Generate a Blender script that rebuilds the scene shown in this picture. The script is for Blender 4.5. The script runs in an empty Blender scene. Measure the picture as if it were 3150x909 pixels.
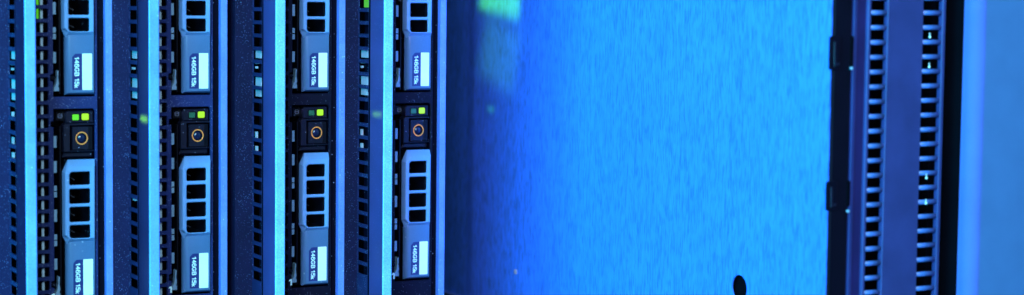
import bpy, bmesh, math, random
from mathutils import Vector, Matrix
from mathutils.geometry import tessellate_polygon

random.seed(7)
S = 0.001                       # everything below is written in millimetres
C = bpy.context.scene.collection
scene = bpy.context.scene

# ------------------------------------------------------------------ materials
def nmat(name):
    m = bpy.data.materials.new(name); m.use_nodes = True
    nt = m.node_tree; b = nt.nodes['Principled BSDF']
    return m, nt, b

def N(nt, t, **kw):
    n = nt.nodes.new(t)
    for k, v in kw.items(): setattr(n, k, v)
    return n

def coat(name, col, rough=0.5, metal=0.0, dust=0.0, dust_col=(0.35, 0.45, 0.75), grain=0.12, grain_scale=2500,
         bump=0.05, spec=0.5, dust_scale=1300, coarse=0.15):
    """painted / moulded surface: fine grain, broad mottling, dust specks, light bump"""
    m, nt, b = nmat(name)
    tc = N(nt, 'ShaderNodeTexCoord')
    n1 = N(nt, 'ShaderNodeTexNoise'); n1.inputs['Scale'].default_value = grain_scale; n1.inputs['Detail'].default_value = 2
    n2 = N(nt, 'ShaderNodeTexNoise'); n2.inputs['Scale'].default_value = 90; n2.inputs['Detail'].default_value = 4
    geo = N(nt, 'ShaderNodeNewGeometry')
    for n in (n1, n2): nt.links.new(geo.outputs['Position'], n.inputs['Vector'])
    def mr(src, a, bb, lo=0.3, hi=0.7):
        r = N(nt, 'ShaderNodeMapRange'); r.inputs['From Min'].default_value = lo; r.inputs['From Max'].default_value = hi
        r.inputs['To Min'].default_value = a; r.inputs['To Max'].default_value = bb
        nt.links.new(src, r.inputs['Value']); return r.outputs['Result']
    g = mr(n1.outputs['Fac'], 1 - grain, 1 + grain); c = mr(n2.outputs['Fac'], 1 - coarse, 1 + coarse)
    mul = N(nt, 'ShaderNodeMath', operation='MULTIPLY'); nt.links.new(g, mul.inputs[0]); nt.links.new(c, mul.inputs[1])
    vm = N(nt, 'ShaderNodeVectorMath', operation='SCALE'); vm.inputs[0].default_value = col
    nt.links.new(mul.outputs[0], vm.inputs['Scale'])
    out = vm.outputs['Vector']
    if dust > 0:
        v = N(nt, 'ShaderNodeTexVoronoi'); v.inputs['Scale'].default_value = dust_scale
        nt.links.new(geo.outputs['Position'], v.inputs['Vector'])
        near = mr(v.outputs['Distance'], 1, 0, 0.16, 0.34)
        n3 = N(nt, 'ShaderNodeTexNoise'); n3.inputs['Scale'].default_value = 160; n3.inputs['Detail'].default_value = 3
        nt.links.new(geo.outputs['Position'], n3.inputs['Vector'])
        patch = mr(n3.outputs['Fac'], 0.25, 1.0, 0.42, 0.62)
        sep = N(nt, 'ShaderNodeSeparateColor'); nt.links.new(v.outputs['Color'], sep.inputs['Color'])
        pick = mr(sep.outputs['Red'], 0, 1, 1 - dust - 0.02, 1 - dust + 0.02)
        a = N(nt, 'ShaderNodeMath', operation='MULTIPLY'); nt.links.new(near, a.inputs[0]); nt.links.new(pick, a.inputs[1])
        a2 = N(nt, 'ShaderNodeMath', operation='MULTIPLY'); nt.links.new(a.outputs[0], a2.inputs[0]); nt.links.new(patch, a2.inputs[1])
        mx = N(nt, 'ShaderNodeMix', data_type='RGBA'); nt.links.new(a2.outputs[0], mx.inputs['Factor'])
        nt.links.new(out, mx.inputs['A']); mx.inputs['B'].default_value = (*dust_col, 1); out = mx.outputs['Result']
    nt.links.new(out, b.inputs['Base Color'])
    b.inputs['Roughness'].default_value = rough; b.inputs['Metallic'].default_value = metal
    b.inputs['Specular IOR Level'].default_value = spec
    if bump:
        bp = N(nt, 'ShaderNodeBump'); bp.inputs['Strength'].default_value = bump; bp.inputs['Distance'].default_value = 0.0002
        nt.links.new(n1.outputs['Fac'], bp.inputs['Height']); nt.links.new(bp.outputs['Normal'], b.inputs['Normal'])
    return m

def emit(name, col, strength, base=(0.02, 0.05, 0.02)):
    m, nt, b = nmat(name)
    b.inputs['Base Color'].default_value = (*base, 1)
    b.inputs['Emission Color'].default_value = (*col, 1); b.inputs['Emission Strength'].default_value = strength
    b.inputs['Roughness'].default_value = 0.3
    return m

def brushed(name):
    m, nt, b = nmat(name)
    geo = N(nt, 'ShaderNodeNewGeometry')
    def stretched(sy, sz, det, scale=1.0):
        mp = N(nt, 'ShaderNodeMapping'); mp.inputs['Scale'].default_value = (1, sy, sz)
        nt.links.new(geo.outputs['Position'], mp.inputs['Vector'])
        n = N(nt, 'ShaderNodeTexNoise'); n.inputs['Scale'].default_value = scale; n.inputs['Detail'].default_value = det
        nt.links.new(mp.outputs['Vector'], n.inputs['Vector']); return n
    def mr(src, lo, hi, a, bb):
        r = N(nt, 'ShaderNodeMapRange'); r.inputs['From Min'].default_value = lo; r.inputs['From Max'].default_value = hi
        r.inputs['To Min'].default_value = a; r.inputs['To Max'].default_value = bb
        nt.links.new(src, r.inputs['Value']); return r.outputs['Result']
    fine = stretched(1800, 210, 3); grain = stretched(900, 95, 3); cloud = stretched(22, 9, 5)
    a = mr(fine.outputs['Fac'], 0.36, 0.52, 0.58, 1.0)
    c = mr(grain.outputs['Fac'], 0.3, 0.7, 0.88, 1.08)
    d = mr(cloud.outputs['Fac'], 0.3, 0.7, 0.94, 1.05)
    m1 = N(nt, 'ShaderNodeMath', operation='MULTIPLY'); nt.links.new(a, m1.inputs[0]); nt.links.new(c, m1.inputs[1])
    m2 = N(nt, 'ShaderNodeMath', operation='MULTIPLY'); nt.links.new(m1.outputs[0], m2.inputs[0]); nt.links.new(d, m2.inputs[1])
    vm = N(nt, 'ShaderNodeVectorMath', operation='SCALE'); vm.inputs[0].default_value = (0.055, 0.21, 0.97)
    nt.links.new(m2.outputs[0], vm.inputs['Scale']); nt.links.new(vm.outputs['Vector'], b.inputs['Base Color'])
    b.inputs['Metallic'].default_value = 0.2; b.inputs['Roughness'].default_value = 0.42
    b.inputs['Anisotropic'].default_value = 0.5
    bp = N(nt, 'ShaderNodeBump'); bp.inputs['Strength'].default_value = 0.12; bp.inputs['Distance'].default_value = 0.0003
    nt.links.new(fine.outputs['Fac'], bp.inputs['Height']); nt.links.new(bp.outputs['Normal'], b.inputs['Normal'])
    return m

M = {
 'panel':   coat('powder_coated_panel', (0.0058, 0.0052, 0.028), 0.6, spec=0.12, dust=0.22, dust_col=(0.16, 0.22, 0.5), dust_scale=2700, grain=0.25, grain_scale=3500, bump=0.25),
 'panel2':  coat('powder_coated_blue_panel', (0.0078, 0.0085, 0.045), 0.6, dust=0.25, dust_col=(0.16, 0.22, 0.55), dust_scale=2700, grain=0.3, grain_scale=3500, bump=0.25, spec=0.12),  # same panel coat, lighter copy for the two left servers
 'frame':   coat('front_frame_paint', (0.012, 0.024, 0.115), 0.5, spec=0.2, dust=0.22, dust_scale=2700, grain=0.25, grain_scale=3500, bump=0.2),
 'vflange': coat('vent_flange_paint', (0.010, 0.014, 0.062), 0.45, spec=0.2, dust=0.1, dust_scale=2700),
 'flange':  coat('dark_flange_paint', (0.0014, 0.0016, 0.008), 0.6, spec=0.06, dust=0.03, grain=0.2),
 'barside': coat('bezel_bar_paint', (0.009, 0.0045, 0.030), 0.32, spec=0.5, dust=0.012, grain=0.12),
 'barside2': coat('bezel_bar_blue_paint', (0.036, 0.027, 0.115), 0.34, dust=0.03, dust_scale=2200, grain=0.12),  # same bar paint, brighter reflections put into the colour
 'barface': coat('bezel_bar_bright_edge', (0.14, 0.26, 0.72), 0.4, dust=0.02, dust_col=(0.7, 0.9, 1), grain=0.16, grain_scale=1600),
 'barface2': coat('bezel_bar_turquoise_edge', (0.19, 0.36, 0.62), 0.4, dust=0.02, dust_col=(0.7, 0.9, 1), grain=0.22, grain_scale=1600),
 'rail':    coat('rail_paint', (0.125, 0.21, 0.72), 0.45, dust=0.05, dust_col=(0.5, 0.7, 1), grain=0.14),
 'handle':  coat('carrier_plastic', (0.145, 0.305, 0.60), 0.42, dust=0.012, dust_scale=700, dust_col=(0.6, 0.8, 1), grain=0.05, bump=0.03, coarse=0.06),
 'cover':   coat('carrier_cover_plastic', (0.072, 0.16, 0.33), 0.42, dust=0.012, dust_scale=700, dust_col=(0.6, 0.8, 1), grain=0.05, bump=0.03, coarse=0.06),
 'black':   coat('black_plastic', (0.0025, 0.0028, 0.007), 0.35, spec=0.25, dust=0.012, dust_scale=900, grain=0.1),
 'ledge':   coat('satin_black_plastic', (0.005, 0.006, 0.019), 0.38, spec=0.4, dust=0.05, dust_scale=1500, grain=0.15),
 'void':    coat('black_interior', (0.0012, 0.0012, 0.003), 0.8, spec=0.03, bump=0),
 'web':     coat('black_grille', (0.04, 0.05, 0.075), 0.45, bump=0),
 'label':   coat('navy_label', (0.018, 0.035, 0.17), 0.35, grain=0.04, bump=0, coarse=0.05),
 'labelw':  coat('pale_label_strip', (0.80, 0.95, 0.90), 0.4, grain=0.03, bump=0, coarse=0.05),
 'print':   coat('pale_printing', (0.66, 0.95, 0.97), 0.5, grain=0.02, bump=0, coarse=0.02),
 'ring':    coat('orange_ring', (0.88, 0.27, 0.06), 0.45, grain=0.04, bump=0, coarse=0.05),
 'lens':    coat('dark_glossy_lens', (0.008, 0.014, 0.05), 0.12, grain=0.05, bump=0, coarse=0.05),
 'metal':   coat('spring_steel', (0.20, 0.34, 0.48), 0.32, metal=0.15, grain=0.1, bump=0.03),
 'shiny':   coat('bright_steel', (0.85, 0.9, 0.9), 0.25, metal=0.3, grain=0.1, bump=0.03),
 'metal2':  coat('pale_rod_paint', (0.45, 0.62, 0.75), 0.4, bump=0),
 'conn':    coat('pale_connector_plastic', (0.36, 0.28, 0.34), 0.4, bump=0),
 'icon':    coat('grey_icon_print', (0.12, 0.14, 0.24), 0.5, bump=0),
 'ledoff':  coat('unlit_green_lens', (0.03, 0.13, 0.08), 0.25, bump=0),
 'ledon':   emit('lit_lime_lens', (0.42, 0.92, 0.015), 1.0),
 'ledgreen':emit('lit_green_lens', (0.12, 0.85, 0.02), 1.0),
 'glow':    emit('green_light_pipe', (0.10, 0.62, 0.01), 0.75),
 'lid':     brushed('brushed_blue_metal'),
 'rbezel':  coat('black_bezel_plastic', (0.0028, 0.0026, 0.008), 0.6, spec=0.05, bump=0.02),
 'rvent':   coat('vent_panel_paint', (0.026, 0.034, 0.135), 0.5, spec=0.2, grain=0.1),
 'rtrim':   coat('dull_blue_trim_paint', (0.018, 0.022, 0.105), 0.5, spec=0.2),
 'rviolet': coat('violet_trim_paint', (0.013, 0.010, 0.062), 0.5, spec=0.2, grain=0.1),
 'post':    coat('rack_post_paint', (0.058, 0.135, 0.31), 0.55, spec=0.25, grain=0.04, coarse=0.05),
 'bridge':  coat('vent_bridge_paint', (0.05, 0.11, 0.34), 0.4, grain=0.1),  # lighter than the vent panel, caught light put into the colour
 'violet':  coat('violet_blue_edge_paint', (0.075, 0.105, 0.35), 0.7, spec=0.1, grain=0.04, coarse=0.05),  # post's left side, tone of the light falling there put into the colour
 'wall':    coat('rack_wall_paint', (0.006, 0.007, 0.02), 0.7, bump=0),
}

# ------------------------------------------------------------------ mesh helpers
class MB:
    def __init__(s): s.v = []; s.f = []; s.fm = []; s.mi = 0
    def add(s, vs, fs):
        o = len(s.v); s.v += vs
        for f in fs: s.f.append([i + o for i in f]); s.fm.append(s.mi)
        return s
    def box(s, x0, x1, y0, y1, z0, z1):
        v = [(x, y, z) for x in (x0, x1) for y in (y0, y1) for z in (z0, z1)]
        return s.add(v, [(0,1,3,2),(4,6,7,5),(0,4,5,1),(2,3,7,6),(0,2,6,4),(1,5,7,3)])
    def rbox(s, x0, x1, y0, y1, z0, z1, b=0.3, r=0.0):
        """box facing the viewer (-y) with bevelled front rim and optional rounded corners"""
        return s.plate(rrect(x0, x1, z0, z1, max(r, 0.02)), [], y0, y1, b)
    def plate(s, outer, holes, y0, y1, b=0.0):
        """outline in xz with holes, front at y0, back at y1, front rims bevelled by b"""
        outer = ccw(outer); holes = [ccw(h)[::-1] for h in holes]
        loops = [outer] + holes
        fr = [offset(l, -b) for l in loops] if b > 0 else loops
        vs = []; fs = []; idx = []
        for l, yy in ([(l, y0) for l in fr]): idx.append(len(vs)); vs += [(x, yy, z) for x, z in l]
        tri = tessellate_polygon([[Vector((x, z, 0)) for x, z in l] for l in fr])
        flat = [(x, z) for l in fr for x, z in l]
        for t in tri:
            a, bb, c = [flat[i] for i in t]
            ar = (bb[0]-a[0])*(c[1]-a[1])-(bb[1]-a[1])*(c[0]-a[0])
            fs.append(tuple(t) if ar > 0 else tuple(t[::-1]))
        n0 = len(vs)
        prev = 0
        levels = ([y0 + b] if b > 0 else []) + [y1]
        base = [0]; 
        cur = 0
        for yy in levels:
            st = len(vs)
            for l in loops: vs += [(x, yy, z) for x, z in l]
            k = 0
            for l in loops:
                n = len(l)
                for i in range(n):
                    j = (i + 1) % n
                    fs.append((cur + k + j, cur + k + i, st + k + i, st + k + j))
                k += n
            cur = st
        for t in tri: 
            a, bb, c = [flat[i] for i in t]
            ar = (bb[0]-a[0])*(c[1]-a[1])-(bb[1]-a[1])*(c[0]-a[0])
            q = t if ar < 0 else t[::-1]
            fs.append(tuple(cur + i for i in q))
        return s.add(vs, fs)
    def loft(s, rings, close_front=True, close_back=True):
        """rings: list of (loop xz, y) all with the same point count, front first"""
        vs = []; fs = []
        n = len(rings[0][0])
        for l, yy in rings: vs += [(x, yy, z) for x, z in l]
        for r in range(len(rings) - 1):
            for i in range(n):
                j = (i + 1) % n
                fs.append((r*n + j, r*n + i, (r+1)*n + i, (r+1)*n + j))
        if close_front: fs.append(tuple(range(n)))
        if close_back: fs.append(tuple(range((len(rings)-1)*n, len(rings)*n))[::-1])
        return s.add(vs, fs)
    def swap(s, fn):
        s.v = [fn(*p) for p in s.v]; return s
    def build(s, name, mat, parent=None, mats=None, smooth=False):
        me = bpy.data.meshes.new(name)
        me.from_pydata([(x*S, y*S, z*S) for x, y, z in s.v], [], s.f)
        bm = bmesh.new(); bm.from_mesh(me)
        bmesh.ops.remove_doubles(bm, verts=bm.verts, dist=1e-6)
        bmesh.ops.recalc_face_normals(bm, faces=bm.faces)
        bm.to_mesh(me); bm.free()
        for m in (mats or [mat]): me.materials.append(m)
        if mats and len(me.polygons) == len(s.fm):
            for p, k in zip(me.polygons, s.fm): p.material_index = k
        if smooth:
            for p in me.polygons: p.use_smooth = True
            if smooth is not True: me.set_sharp_from_angle(angle=math.radians(smooth))
        o = bpy.data.objects.new(name, me); C.objects.link(o)
        if parent: o.parent = parent
        return o

def ccw(l):
    a = sum(l[i][0]*l[(i+1) % len(l)][1] - l[(i+1) % len(l)][0]*l[i][1] for i in range(len(l)))
    return list(l) if a > 0 else list(l)[::-1]

def offset(l, d):
    """move a loop sideways: d<0 shrinks a ccw loop (and widens a cw hole)"""
    n = len(l); o = []
    for i in range(n):
        p0, p1, p2 = Vector(l[i-1]), Vector(l[i]), Vector(l[(i+1) % n])
        e1 = (p1-p0).normalized(); e2 = (p2-p1).normalized()
        n1 = Vector((e1.y, -e1.x)); n2 = Vector((e2.y, -e2.x))
        m = (n1+n2)
        if m.length < 1e-6: m = n1
        m.normalize(); k = max(0.35, m.dot(n1))
        q = p1 + m*(d/k); o.append((q.x, q.y))
    return o

def rrect(x0, x1, z0, z1, r, seg=4, rs=None):
    """rounded rectangle, rs = radius per corner (bl, br, tr, tl)"""
    rs = rs or (r, r, r, r); pts = []
    for (cx, cz, sx, sz, a0), rr in zip(((x0, z0, 1, 1, 180), (x1, z0, -1, 1, 270), (x1, z1, -1, -1, 0), (x0, z1, 1, -1, 90)), rs):
        for k in range(seg + 1):
            a = math.radians(a0 + 90*k/seg)
            pts.append((cx + sx*rr + rr*math.cos(a), cz + sz*rr + rr*math.sin(a)))
    return pts

def circle(cx, cz, r, n=28, rz=None):
    rz = rz or r
    return [(cx + r*math.cos(2*math.pi*i/n), cz + rz*math.sin(2*math.pi*i/n)) for i in range(n)]

def empty(name, loc):
    o = bpy.data.objects.new(name, None); o.empty_display_size = 0.01
    o.location = [c*S for c in loc]; C.objects.link(o); return o

def tag(o, label, cat, group=None):
    o['label'] = label; o['category'] = cat
    if group: o['group'] = group
    return o

def arc(cx, cy, rx, ry, a0, a1, n=10):
    return [(cx + rx*math.cos(math.radians(a0 + (a1-a0)*k/n)), cy + ry*math.sin(math.radians(a0 + (a1-a0)*k/n))) for k in range(n + 1)]
# stroke skeletons on a cap height of 1, (advance, strokes)
GLYPH = {
 '1': (0.52, [[(0.08, 0.72), (0.30, 0.92), (0.30, 0.08)]]),
 '4': (0.70, [[(0.46, 0.08), (0.46, 0.92), (0.09, 0.36), (0.62, 0.36)]]),
 '6': (0.68, [arc(0.34, 0.62, 0.25, 0.31, 35, 180) + arc(0.34, 0.33, 0.25, 0.26, 180, 540, 20)]),
 'G': (0.84, [arc(0.42, 0.50, 0.33, 0.42, 42, 318, 18) + [(0.72, 0.46), (0.46, 0.46)]]),
 'B': (0.76, [[(0.12, 0.08), (0.12, 0.92), (0.40, 0.92)] + arc(0.42, 0.71, 0.19, 0.21, 90, -90) + [(0.14, 0.50)],
              [(0.40, 0.50)] + arc(0.44, 0.29, 0.21, 0.21, 90, -90) + [(0.12, 0.08)]]),
 '5': (0.66, [[(0.56, 0.91), (0.17, 0.91), (0.12, 0.50)] + arc(0.31, 0.34, 0.26, 0.26, 120, -150, 16)]),
 'k': (0.56, [[(0.10, 0.0), (0.10, 0.80)], [(0.46, 0.54), (0.12, 0.24)], [(0.22, 0.34), (0.48, 0.02)]]),
 ' ': (0.36, [])}
def text_mesh(body, name, mat, parent, x, y, z_top, length, height, depth=0.05, t=0.085):
    """printed text running downwards, capitals' tops to the right"""
    tot = sum(GLYPH[c][0] for c in body); kx = length/tot; mb = MB(); pen = 0; q = 0
    for c in body:
        for st in GLYPH[c][1]:
            for a, b in zip(st, st[1:]):
                d = Vector((b[0]-a[0], b[1]-a[1])); 
                if d.length < 1e-5: continue
                d.normalize(); nx, ny = -d.y*t, d.x*t; ex, ey = d.x*t*0.55, d.y*t*0.55
                pts = [(a[0]-ex+nx, a[1]-ey+ny), (a[0]-ex-nx, a[1]-ey-ny), (b[0]+ex-nx, b[1]+ey-ny), (b[0]+ex+nx, b[1]+ey+ny)]
                yy = y - 0.0012*(q % 23); q += 1
                mb.plate([(x + p[1]*height, z_top - (pen + p[0])*kx) for p in pts], [], yy, y + depth)
        pen += GLYPH[c][0]
    return mb.build(name, mat, parent)

def copy_tree(o, parent=None):
    c = o.copy(); C.objects.link(c); c.parent = parent
    for ch in [k for k in bpy.data.objects if k.parent is o]: copy_tree(ch, c)
    return c

# ------------------------------------------------------------------ the hard drive in its carrier (origin: centre of the ring)
PIT = 76.6
RZ = -52.85                     # height of the lower drives' ring
RX = [197.7, 242.7, 291.6, 335.9]

def make_drive():
    root = empty('hard_drive', (0, 0, 0))
    MB().box(-9.2, 4.5, 24, 70, -60.2, 10.6).build('carrier_body', M['black'], root)
    MB().box(-8.2, -7.7, 2.0, 23.5, -60.0, 4.5).build('side_wall', M['black'], root)
    # light panel with icon and two small lights
    lp = MB().plate([(-6.0, 5.75), (4.3, 5.75), (4.3, 10.2), (-5.2, 10.2), (-6.3, 9.2)], [], 1.2, 5.2, 0.35).build('light_panel', M['ledge'], root)
    ic = MB()
    ic.plate(rrect(-8.3, -6.6, 7.45, 9.1, 0.45), [rrect(-8.1, -6.8, 7.65, 8.9, 0.3)], 3.9, 4.1)
    ic.box(-8.1, -6.8, 3.92, 4.08, 8.2, 8.4)
    MB().box(-9.0, -6.1, 4.1, 5.2, 6.6, 9.9).build('icon_plate', M['black'], root)
    ic.build('drive_icon', M['icon'], root)
    fr = MB().plate(rrect(-3.95, -0.85, 6.5, 9.25, 0.4), [rrect(-3.65, -1.15, 6.8, 8.95, 0.35)], 0.95, 1.3).build('lens_rim', M['black'], lp)
    fr = MB().plate(rrect(-0.55, 2.95, 6.4, 9.6, 0.6), [rrect(-0.17, 2.6, 6.78, 9.22, 0.5)], 0.95, 1.3).build('lens_rim', M['black'], lp)
    MB().rbox(-3.65, -1.15, 0.9, 1.4, 6.8, 8.95, 0.2, 0.35).build('activity_light', M['ledoff'], root)
    MB().rbox(-0.17, 2.6, 0.8, 1.4, 6.78, 9.22, 0.3, 0.5).build('status_light', M['ledon'], root)
    # housing round the release button
    MB().plate([(-7.0, -4.9), (4.5, -4.9), (4.5, -4.45), (-4.6, -4.45), (-4.6, 4.9), (4.5, 4.9), (4.5, 5.6), (-6.2, 5.6), (-7.0, 4.8)], [], 0.7, 5.2, 0.2).build('button_housing', M['ledge'], root)
    MB().plate([(-7.0, -7.2), (4.45, -7.2), (4.45, -5.0), (-6.2, -5.0)], [], 2.6, 5.2, 0.5).build('lower_ledge', M['ledge'], root)
    bt = MB().plate(rrect(-3.45, 4.0, -4.25, 4.3, 0.15), [circle(0, 0, 1.75)], 1.6, 5.2, 0.12).build('release_button', M['ledge'], root)
    MB().box(2.45, 3.95, 1.25, 1.58, -4.2, 4.25).build('button_edge', M['black'], bt)
    MB().plate(circle(0, 0, 2.35, 36, 2.45), [circle(0, 0, 1.9, 36, 1.98)], 1.45, 1.62, 0.06).build('ring', M['ring'], bt)
    ln = MB()
    rings = []
    for k in range(7):
        a = k/6*math.pi/2*0.96
        rings.append((circle(0, 0, max(0.03, 1.74*math.sin(a)), 24), 2.6 - 1.0*math.cos(a)))
    ln.loft(rings)
    ln.build('button_lens', M['lens'], bt, smooth=True)
    # handle: four square openings in a bevelled frame
    outer = [(-5.5, -7.8), (4.5, -7.8), (4.5, -39.4), (-6.1, -39.4), (-7.6, -36.1), (-7.6, -12.2)]
    front = [(-4.9, -9.9), (3.85, -9.9), (3.75, -37.2), (-5.7, -37.2), (-7.3, -35.6), (-7.3, -12.6)]
    holes = [rrect(-5.7, 2.1, -17.05, -12.15, .55, rs=(.55, .55, .55, 1.3)), rrect(-5.7, 2.1, -24.0, -18.45, .6),
             rrect(-5.7, 2.1, -30.8, -25.2, .6), rrect(-5.7, 2.1, -36.9, -31.95, .55, rs=(1.3, .55, .55, .55))]
    h = MB()
    h.plate(front, holes, -2.4, -1.6, 0.3)
    f2 = ccw(front); o2 = ccw(outer)
    h.loft([(f2, -2.1), (o2, 0.5), (o2, 1.2)], False, False)
    MB().plate(offset(o2, -0.1), [rrect(-5.9, 2.3, -37.1, -11.9, .5)], 0.9, 23.5).build('handle_base', M['black'], root)
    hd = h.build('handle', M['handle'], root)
    w = MB()
    for zc in (-14.6, -21.2, -28.0, -34.4):
        for a in (90, 210, 330):
            ca, sa = math.cos(math.radians(a)), math.sin(math.radians(a)); L, t = 2.3, 0.16
            cx = -3.9
            q = [(cx - sa*t, zc + ca*t), (cx + sa*t, zc - ca*t), (cx + ca*L + sa*t, zc + sa*L - ca*t), (cx + ca*L - sa*t, zc + sa*L + ca*t)]
            w.plate(q, [], 4.55 + a*0.0004, 5.1)
    w.build('inner_grille', M['web'], hd)
    MB().box(-7.8, 4.3, 23.6, 23.9, -39.4, -8).build('grille_floor', M['void'], hd)
    # cover below the handle
    cb = MB()
    def cring(x0, x1, z0): return ccw([(x0, z0), (x1, z0), (x1, -38.3), (x0, -38.3)])
    cb.loft([(cring(-4.75, 3.75, -59.1), -0.9), (cring(-5.3, 4.1, -59.4), -0.75), (cring(-5.8, 4.35, -59.75), -0.3), (cring(-6.15, 4.5, -60.1), 0.45),
             (cring(-6.35, 4.55, -60.35), 1.3), (cring(-6.4, 4.55, -60.4), 2.0)])
    MB().box(-6.3, 4.45, 2.05, 23.5, -60.3, -39.5).build('cover_base', M['black'], root)
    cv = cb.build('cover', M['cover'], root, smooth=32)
    lb = MB().plate([(-4.1, -58.5), (-0.35, -58.5), (-0.35, -45.1), (-2.9, -45.1), (-4.1, -46.4)], [], -0.98, -0.85, 0.03).build('label', M['label'], root)
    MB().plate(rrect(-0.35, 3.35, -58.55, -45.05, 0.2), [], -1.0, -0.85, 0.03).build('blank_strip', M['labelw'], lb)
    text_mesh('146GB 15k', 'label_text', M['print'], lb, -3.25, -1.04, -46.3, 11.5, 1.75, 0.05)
    # latch foot beside the cover
    cl = MB().plate([(-8.95, -51.2), (-8.6, -51.6), (-8.75, -54.2), (-8.45, -56.2), (-8.75, -57.2), (-8.45, -57.8), (-8.5, -59.0), (-10.5, -59.0), (-10.3, -57.6), (-9.6, -56.4), (-9.2, -54.0), (-9.2, -51.8)], [], 1.0, 3.5, 0.1)
    la = cl.build('latch', M['metal'], root)
    kn = MB(); kn.loft([(circle(-11.1, -54.1, 0.5, 16), 0.1), (circle(-11.1, -54.1, 0.85, 16), 0.4), (circle(-11.1, -54.1, 0.85, 16), 1.3)])
    kn.build('latch_pin', M['black'], la)
    return root

drive0 = make_drive()
DG = 'hard drives in the rack servers'
LAB = [
  ('lower grey drive below two lit green lights, in the leftmost server', 'upper cut-off grey drive above the two lit green lights, in the leftmost server'),
  ('lower grey drive with whole handle, second column, left of the black gap', 'upper grey drive cut off by the frame, second column, left of the black gap'),
  ('lower grey drive with whole handle, third column, right of the black gap', 'upper grey drive cut off by the frame, third column, right of the black gap'),
  ('lower grey drive with whole handle, nearest the big brushed blue metal lid', 'upper grey drive cut off by the frame, nearest the big brushed blue lid')]
for i in range(4):
    for k in range(2):
        d = drive0 if (i == 0 and k == 0) else copy_tree(drive0)
        d.location = (RX[i]*S, 0, (RZ + k*PIT)*S)
        tag(d, LAB[i][k], 'hard drive', DG)
# the left column's activity light is lit as well
for o in [c for c in bpy.data.objects if c.parent is drive0 and c.name.startswith('activity_light')]:
    o.data = o.data.copy(); o.data.materials[0] = M['ledgreen']

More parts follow.
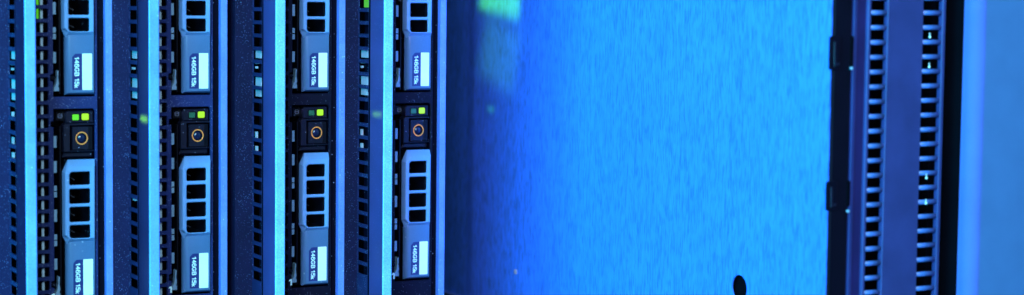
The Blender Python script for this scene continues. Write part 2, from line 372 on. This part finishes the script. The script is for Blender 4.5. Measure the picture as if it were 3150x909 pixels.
# ------------------------------------------------------------------ the four upright servers
ZB, ZT = -125, 135              # ends of a server along its length (relative to the ring height)
HP = 5.02                       # pitch of the vent openings
def make_server(i, panel_left, label):
    root = empty('rack_server', (RX[i], 0, RZ))
    tag(root, label, 'server', 'rack servers side by side')
    MB().box(panel_left + 0.6, 11.0, 74, 420, ZB, ZT).build('chassis', M['void'], root)
    MB().box(10.4, 11.1, 1.5, 74, ZB, ZT).build('chassis_side', M['void'], root)
    MB().box(panel_left, -27.45, 0, 74, ZB, ZT).build('top_panel', M['panel'] if i > 1 else M['panel2'], root)
    # vented flange: a wall square to the front with a row of openings
    hs = []
    k = 0
    zt0 = 47.75 + 17*HP
    while True:
        zt = zt0 - k*HP
        if zt - 3.7 < -61.2: break
        hs.append(rrect(-10.3, -0.08, zt - 3.6, zt, 0.35)); k += 1
    fl = MB().plate([(-10.4, ZB), (0.6, ZB), (0.6, ZT), (-10.4, ZT)], hs, -27.4, -26.8, 0.0)
    fl.swap(lambda a, b, c: (b, a, c))
    fl.build('vent_flange', M['vflange'], root)
    # pale connectors seen through the openings
    for (z0, z1, y0, y1) in ((29.7, 33.0, -6.0, -0.6), (18.9, 22.3, -6.3, -0.6), (14.9, 17.5, -5.4, -0.6)):
        MB().box(-26.3, -25.4, y0, y1, z0, z1).box(-26.0, -25.4, y0 - 1.2, y0, z0, z1 - 1.4).build('connector', M['conn'], root)
    bits = [(-1.9, 1.2, -1.5, -0.3), (-7.0, -4.4, -1.7, -0.3), (25.6, 26.4, -1.6, -0.3), (27.4, 28.0, -3.0, -0.4)]
    if i == 1: bits = [(-23.6, -22.4, -4.2, -1.2), (25.6, 26.4, -2.6, -0.3)]
    if i == 0: bits += [(7.6, 10.4, -1.4, -0.3), (12.3, 13.6, -4.8, -2.6)]
    for z0, z1, y0, y1 in bits:
        MB().box(-26.4, -25.6, y0, y1, z0, z1).build('connector', M['conn'], root)
    MB().box(-27.3, -26.0, -12.55, -10.45, ZB, ZT).build('groove', M['void'], root)  # black filler, the gap's shade given as colour
    # projecting bezel bar
    lw = MB().box(-27.65, -26.9, -25, -12.6, ZB, ZT)
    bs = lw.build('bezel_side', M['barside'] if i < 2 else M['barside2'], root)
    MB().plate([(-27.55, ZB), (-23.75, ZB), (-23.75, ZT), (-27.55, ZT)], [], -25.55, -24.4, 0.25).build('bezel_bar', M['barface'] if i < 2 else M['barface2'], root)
    MB().box(-24.5, -23.8, -24.4, -0.1, ZB, ZT).build('bezel_wall', M['flange'], root)
    # front frame with vent openings and two bays
    hs = []
    k = 0
    zt0 = 47.9 + 16*HP
    while True:
        zt = zt0 - k*HP
        if zt - 3.7 < ZB + 3: break
        hs.append(rrect(-17.0, -12.65, zt - 3.62, zt, 0.5)); k += 1
    for o in (0, PIT):
        b = [(-10.9, -61), (4.7, -61), (4.7, 10.2), (3.9, 11.1), (-10.9, 11.1), (-10.9, 6.6), (-11.9, 6.6), (-11.9, 4.4), (-10.9, 4.4),
             (-10.9, -52.6), (-12.0, -52.9), (-12.0, -55.1), (-10.9, -55.4)]
        hs.append([(x, z + o) for x, z in b])
    MB().plate([(-23.7, ZB), (5.6, ZB), (5.6, ZT), (-23.7, ZT)], hs, 0, 1.4, 0.18).build('front_frame', M['frame'] if i < 2 else M['frame2'], root)
    MB().box(5.65, 8.5, 2.2, 74, ZB, ZT).build('bay_flange', M['flange'], root)
    MB().box(-15.0, -14.1, 2.0, 2.9, ZB, ZT).build('inner_rod', M['metal2'], root)
    MB().box(-23.6, -11.0, 9, 9.8, ZB, ZT).build('inner_wall', M['void'], root)
    # raised rail on the far side
    MB().plate([(8.6, ZB), (11.2, ZB), (11.2, ZT), (8.6, ZT)], [], -0.6, 2.2, 0.2).build('side_rail', M['rail'], root)
    # spring tabs in the bays
    for o in (0, PIT):
        for z0, z1 in ((-3.2, 1.1), (-12.5, -8.2), (-19.2, -17.3), (-21.6, -19.6), (-30.7, -26.2), (-37.4, -35.4), (-39.8, -37.8), (-48.6, -44.5)):
            t = MB(); z0 += o; z1 += o
            t.loft([(ccw([(-10.85, z0), (-9.75, z0), (-9.75, z1), (-10.85, z1)]), 0.5), (ccw([(-10.85, z0), (-9.5, z0), (-9.5, z1), (-10.85, z1)]), 1.0)])
            t.build('spring_tab', M['metal'], root)
    # bay number
    nb = MB().plate([(-11.5, -59.8), (-10.85, -59.8), (-10.85, -57.3), (-11.5, -57.3), (-12.1, -57.75), (-12.1, -58.25), (-11.5, -58.0)], [], -0.06, 0.05)
    nb.build('bay_number', M['print'], root)
    if i == 3:
        MB().box(-25.9, -24.9, -10.5, -2.2, 49.5, 62).box(-25.9, -24.9, -10.5, -8.0, 43.4, 49.5).build('light_pipe', M['glow'], root)
    if i == 0:
        MB().box(-17.6, -15.3, 3.4, 4.2, 43.5, 62).build('light_pipe', M['glow'], root)
        MB().box(-25.9, -24.9, -8.5, -4.2, 51.0, 62).build('light_pipe', M['glow'], root)
    if i == 1:
        MB().box(-17.6, -15.0, 3.4, 4.2, 52.0, 62).build('light_pipe', M['glow'], root)
    return root

M['frame2'] = coat('front_frame_dark_paint', (0.0032, 0.0036, 0.016), 0.5, spec=0.15, dust=0.06, dust_scale=2700, grain=0.25, grain_scale=3500, bump=0.2)  # same frame paint, shade on the right-hand servers put into the colour
make_server(0, -170, 'dark blue server at the left edge with two drive lights lit green')
make_server(1, -33.5, 'dark blue server second from the left, black gap along its right side')
make_server(2, -34.5, 'dark server third from the left, turquoise bar, just right of the black gap')
make_server(3, -33.3, 'dark server bordering the big brushed metal lid, green glow in its top vents')

# ------------------------------------------------------------------ the server pulled forward on the right
ps = empty('pulled_out_server', (405, -179, -140))
tag(ps, 'pulled-out server on the right with big bright blue brushed lid and vented front', 'server')
def PS(mb, name, mat, parent=None, smooth=False):
    o = mb.build(name, mat, parent, smooth=smooth)
    o.parent = parent or ps
    if (parent or ps) is ps: o.location = (-405*S, 179*S, 140*S)
    return o
hole = circle(-127.2, -103.8, 4.8, 40)
lid = MB().plate([(-178.4, -139), (300, -139), (300, 130), (-178.4, 130)], [hole], 405.2, 405.7, 0.0)
lid.swap(lambda a, b, c: (b, a, c))
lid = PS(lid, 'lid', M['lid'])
rb = MB()
vs = [(405.19 - 0.6*math.sin(math.pi*q/12)**2, 80 + 16*q/12, z) for z in (-139, 130) for q in range(13)]
rb.add(vs, [(q, q + 1, 14 + q, 13 + q) for q in range(12)] + [(12, 0, 13, 25), tuple(range(13)), tuple(range(13, 26))[::-1]])
rb.build('lid_rib', M['lid'], lid, smooth=50)
MB().box(403.9, 405.15, 84, 300, -139.2, -138.4).build('lid_edge', M['rail'], lid)
rv = MB(); rv.loft([(circle(46.3, -120.2, 0.7, 16), 404.6), (circle(46.3, -120.2, 1.1, 16), 404.8), (circle(46.3, -120.2, 1.2, 16), 405.3)])
rv.swap(lambda a, b, c: (b, a, c))
rv.build('rivet', M['conn'], lid)
PS(MB().box(407.5, 470, -150, 300, -138.5, 130), 'chassis', M['void'])
fb = MB()
fb.plate([(406.5, -160), (414.3, -160), (414.3, 130), (406.5, 130)], [], -178.3, -170, 0.5)
PS(fb, 'black_bezel', M['rbezel'])
for z0, z1 in ((-22.3, -10.8), (-70.3, -60.2)):
    tb = MB(); tb.plate(rrect(404.5, 409.0, z0, z1, 0.8), [], -178.9, -178.35, 0.15)
    t = PS(tb, 'latch_tab', M['rbezel'])
    g = MB(); g.plate([(406.3, z0 + 1.2), (408.8, z0 + 1.7), (408.6, z0 + 2.5), (407.2, z0 + 2.4), (407.0, z1 - 2), (406.1, z1 - 2)], [], -179.1, -178.92, 0.08)
    g.build('tab_ridge', M['ledge'], t)
    sl = MB(); sl.plate(rrect(413.4, 414.5, z0 + 1.2, z1, 0.6), [], -179.0, -178.4, 0.1)
    PS(sl, 'slot', M['void'])
for z in (-21.8, -70.8):  # small heads modelled for the glints on screws
    pn = MB(); pn.loft([(circle(413.9, z, 0.25, 14), -179.3), (circle(413.9, z, 0.55, 14), -179.1), (circle(413.9, z, 0.55, 14), -178.4)])
    PS(pn, 'pin', M['metal'])
PS(MB().plate([(414.5, -160), (416.0, -160), (416.0, 130), (414.5, 130)], [], -178.8, -170, 0.15), 'trim_edge', M['rtrim'])
PS(MB().plate([(416.1, -160), (419.8, -160), (419.8, 130), (416.1, 130)], [], -178.4, -170, 0.15), 'violet_trim', M['rviolet'])
vp = MB()
for x0, x1 in ((419.9, 421.3), (428.3, 444.0), (452.4, 454.0)):
    vp.plate([(x0, -185), (x1, -185), (x1, 130), (x0, 130)], [], -179.6, -177.6, 0.3)
vp = PS(vp, 'vent_panel', M['rvent'])
br = MB()
for k in range(-20, 35):
    zc = -3.6 - k*5.09 + 0.82
    for x0, x1, dz in ((421.1, 428.5, 0), (443.8, 452.6, 0.1)):
        vs = [(x, -178.9 + 0.4*math.sin(2*math.pi*q/10), zc + dz + 0.83*math.cos(2*math.pi*q/10)) for x in (x0, x1) for q in range(10)]
        br.add(vs, [(q, (q+1) % 10, 10 + (q+1) % 10, 10 + q) for q in range(10)] + [tuple(range(10))[::-1], tuple(range(10, 20))])
br.build('vent_bridge', M['bridge'], vp, smooth=True)
PS(MB().box(420, 454, -158, -155, -185, 130), 'inner_wall', M['void'])
for x, z in ((447.1, -11.1), (447.2, -21.5), (447.3, -60.4), (447.4, -69.3)):  # pale heads with tails, shaped as the glints on screws
    pn = MB(); pn.loft([(circle(x, z, 0.2, 14), -179.8), (circle(x, z, 0.4, 14), -179.6), (circle(x, z, 0.4, 14), -179.2)])
    pn.box(x - 0.16, x + 0.16, -179.45, -179.25, z - 0.3, z + 1.5)
    PS(pn, 'pin', M['shiny'])
PS(MB().box(454.1, 459.6, -172, -150, -185, 130), 'side_recess', M['void'])  # black box stands in for deep shadow in the gap

# rack post at the right edge
rp = MB()
prof = []
for k in range(9):
    a = math.radians(180 + 90*k/8)
    prof.append((465.0 + 4.5*math.cos(a), -183.5 + 4.5*math.sin(a)))
prof += [(700, -188), (700, -150), (460.5, -150)]
v = [(x, y, z) for z in (-200, 140) for x, y in prof]; n = len(prof)
fs = [(i, (i+1) % n, n + (i+1) % n, n + i) for i in range(n)] + [tuple(range(n))[::-1], tuple(range(n, 2*n))]
rp.add(v, fs)
rp.mi = 0
rp.fm = [1 if (k < 8 or k == 11) else 0 for k in range(len(rp.f))]
po = rp.build('rack_post', None, None, [M['post'], M['violet']])
tag(po, 'smooth plain blue rack post with rounded edge at the right edge of the frame', 'rack post')
rl = MB().box(459.7, 460.4, -181.5, -150, -200, 140).build('post_liner', M['void'], po)  # added black sheet, puts the gap's shade on the post side
bw = MB().box(-400, 800, 425, 432, -260, 260).build('rack_wall', M['wall'])
tag(bw, 'black back wall of the rack behind all the servers', 'rack wall')

# ------------------------------------------------------------------ world, lamps
w = bpy.data.worlds.new('World'); scene.world = w; w.use_nodes = True
w.node_tree.nodes['Background'].inputs['Color'].default_value = (0.10, 0.13, 0.60, 1)
w.node_tree.nodes['Background'].inputs['Strength'].default_value = 0.05

def area(name, loc, target, sx, sy, power, col, spread=180):
    l = bpy.data.lights.new(name, 'AREA'); l.shape = 'RECTANGLE'; l.size = sx*S; l.size_y = sy*S
    l.energy = power; l.color = col; l.spread = math.radians(spread)
    o = bpy.data.objects.new(name, l); C.objects.link(o); o.location = [c*S for c in loc]
    d = Vector(target) - Vector(loc); o.rotation_euler = d.to_track_quat('-Z', 'Y').to_euler()
    return o
area('front_softbox', (-130, -950, 400), (270, 0, -40), 500, 400, 13.5, (0.60, 0.86, 1.0))
area('azure_lamp', (-550, -570, 160), (405, -60, -40), 950, 500, 45, (0.015, 0.68, 1.0))
area('violet_lamp', (-160, -900, 60), (440, 10, -50), 260, 260, 0.12, (0.42, 0.22, 0.75), 16)  # added fill for the lid's deep end, in place of reflections
g = area('green_lamp', (352, 62, 20), (405, 62, 20), 38, 52, 0.022, (0.22, 1.0, 0.0), 11)  # added unseen lamp, stands in for a green reflection on the lid
g.rotation_euler.rotate_axis('Z', math.radians(-7))
g = area('green_lamp', (352, 64, -24), (405, 64, -24), 34, 28, 0.0016, (0.3, 1.0, 0.1), 16)  # second added lamp, for the fainter green reflection below
g.rotation_euler.rotate_axis('Z', math.radians(-14))
area('green_lamp', (352, 72, -49.2), (405, 72, -49.2), 7, 1.5, 0.00005, (0.2, 1.0, 0.05), 6)  # small added lamp for the green dot reflected in the lid
# light leaving the lit drive lamps sideways onto the neighbouring bars
for k, pw in ((0, 0.00006), (2, 0.000012)):
    xl, xb, z = RX[k] + 1.5, RX[k+1] - 27.65, RZ + 8.0
    area('green_lamp', (xl + 1.5, -1.5, z), (xb, -19, z), 5, 1.6, pw, (0.25, 1.0, 0.02), 9)

# ------------------------------------------------------------------ camera
cam = bpy.data.cameras.new('Camera'); co = bpy.data.objects.new('Camera', cam); C.objects.link(co)
r = Vector((0.88367265, -0.46797338, 0.01111548)); u = Vector((0.02538103, 0.07161065, 0.99710968)); f = Vector((0.46741678, 0.88083644, -0.07515802))
co.matrix_world = Matrix(((r.x, u.x, -f.x, 0), (r.y, u.y, -f.y, -712.43*S), (r.z, u.z, -f.z, 0), (0, 0, 0, 1)))
cam.sensor_width = 36; cam.lens = 6000/3150*36
cam.clip_start = 0.01; cam.clip_end = 20
cam.dof.use_dof = True; cam.dof.focus_distance = 0.765; cam.dof.aperture_fstop = 10
scene.camera = co
scene.view_settings.view_transform = 'Standard'; scene.view_settings.look = 'None'
scene.view_settings.exposure = 0; scene.view_settings.gamma = 1
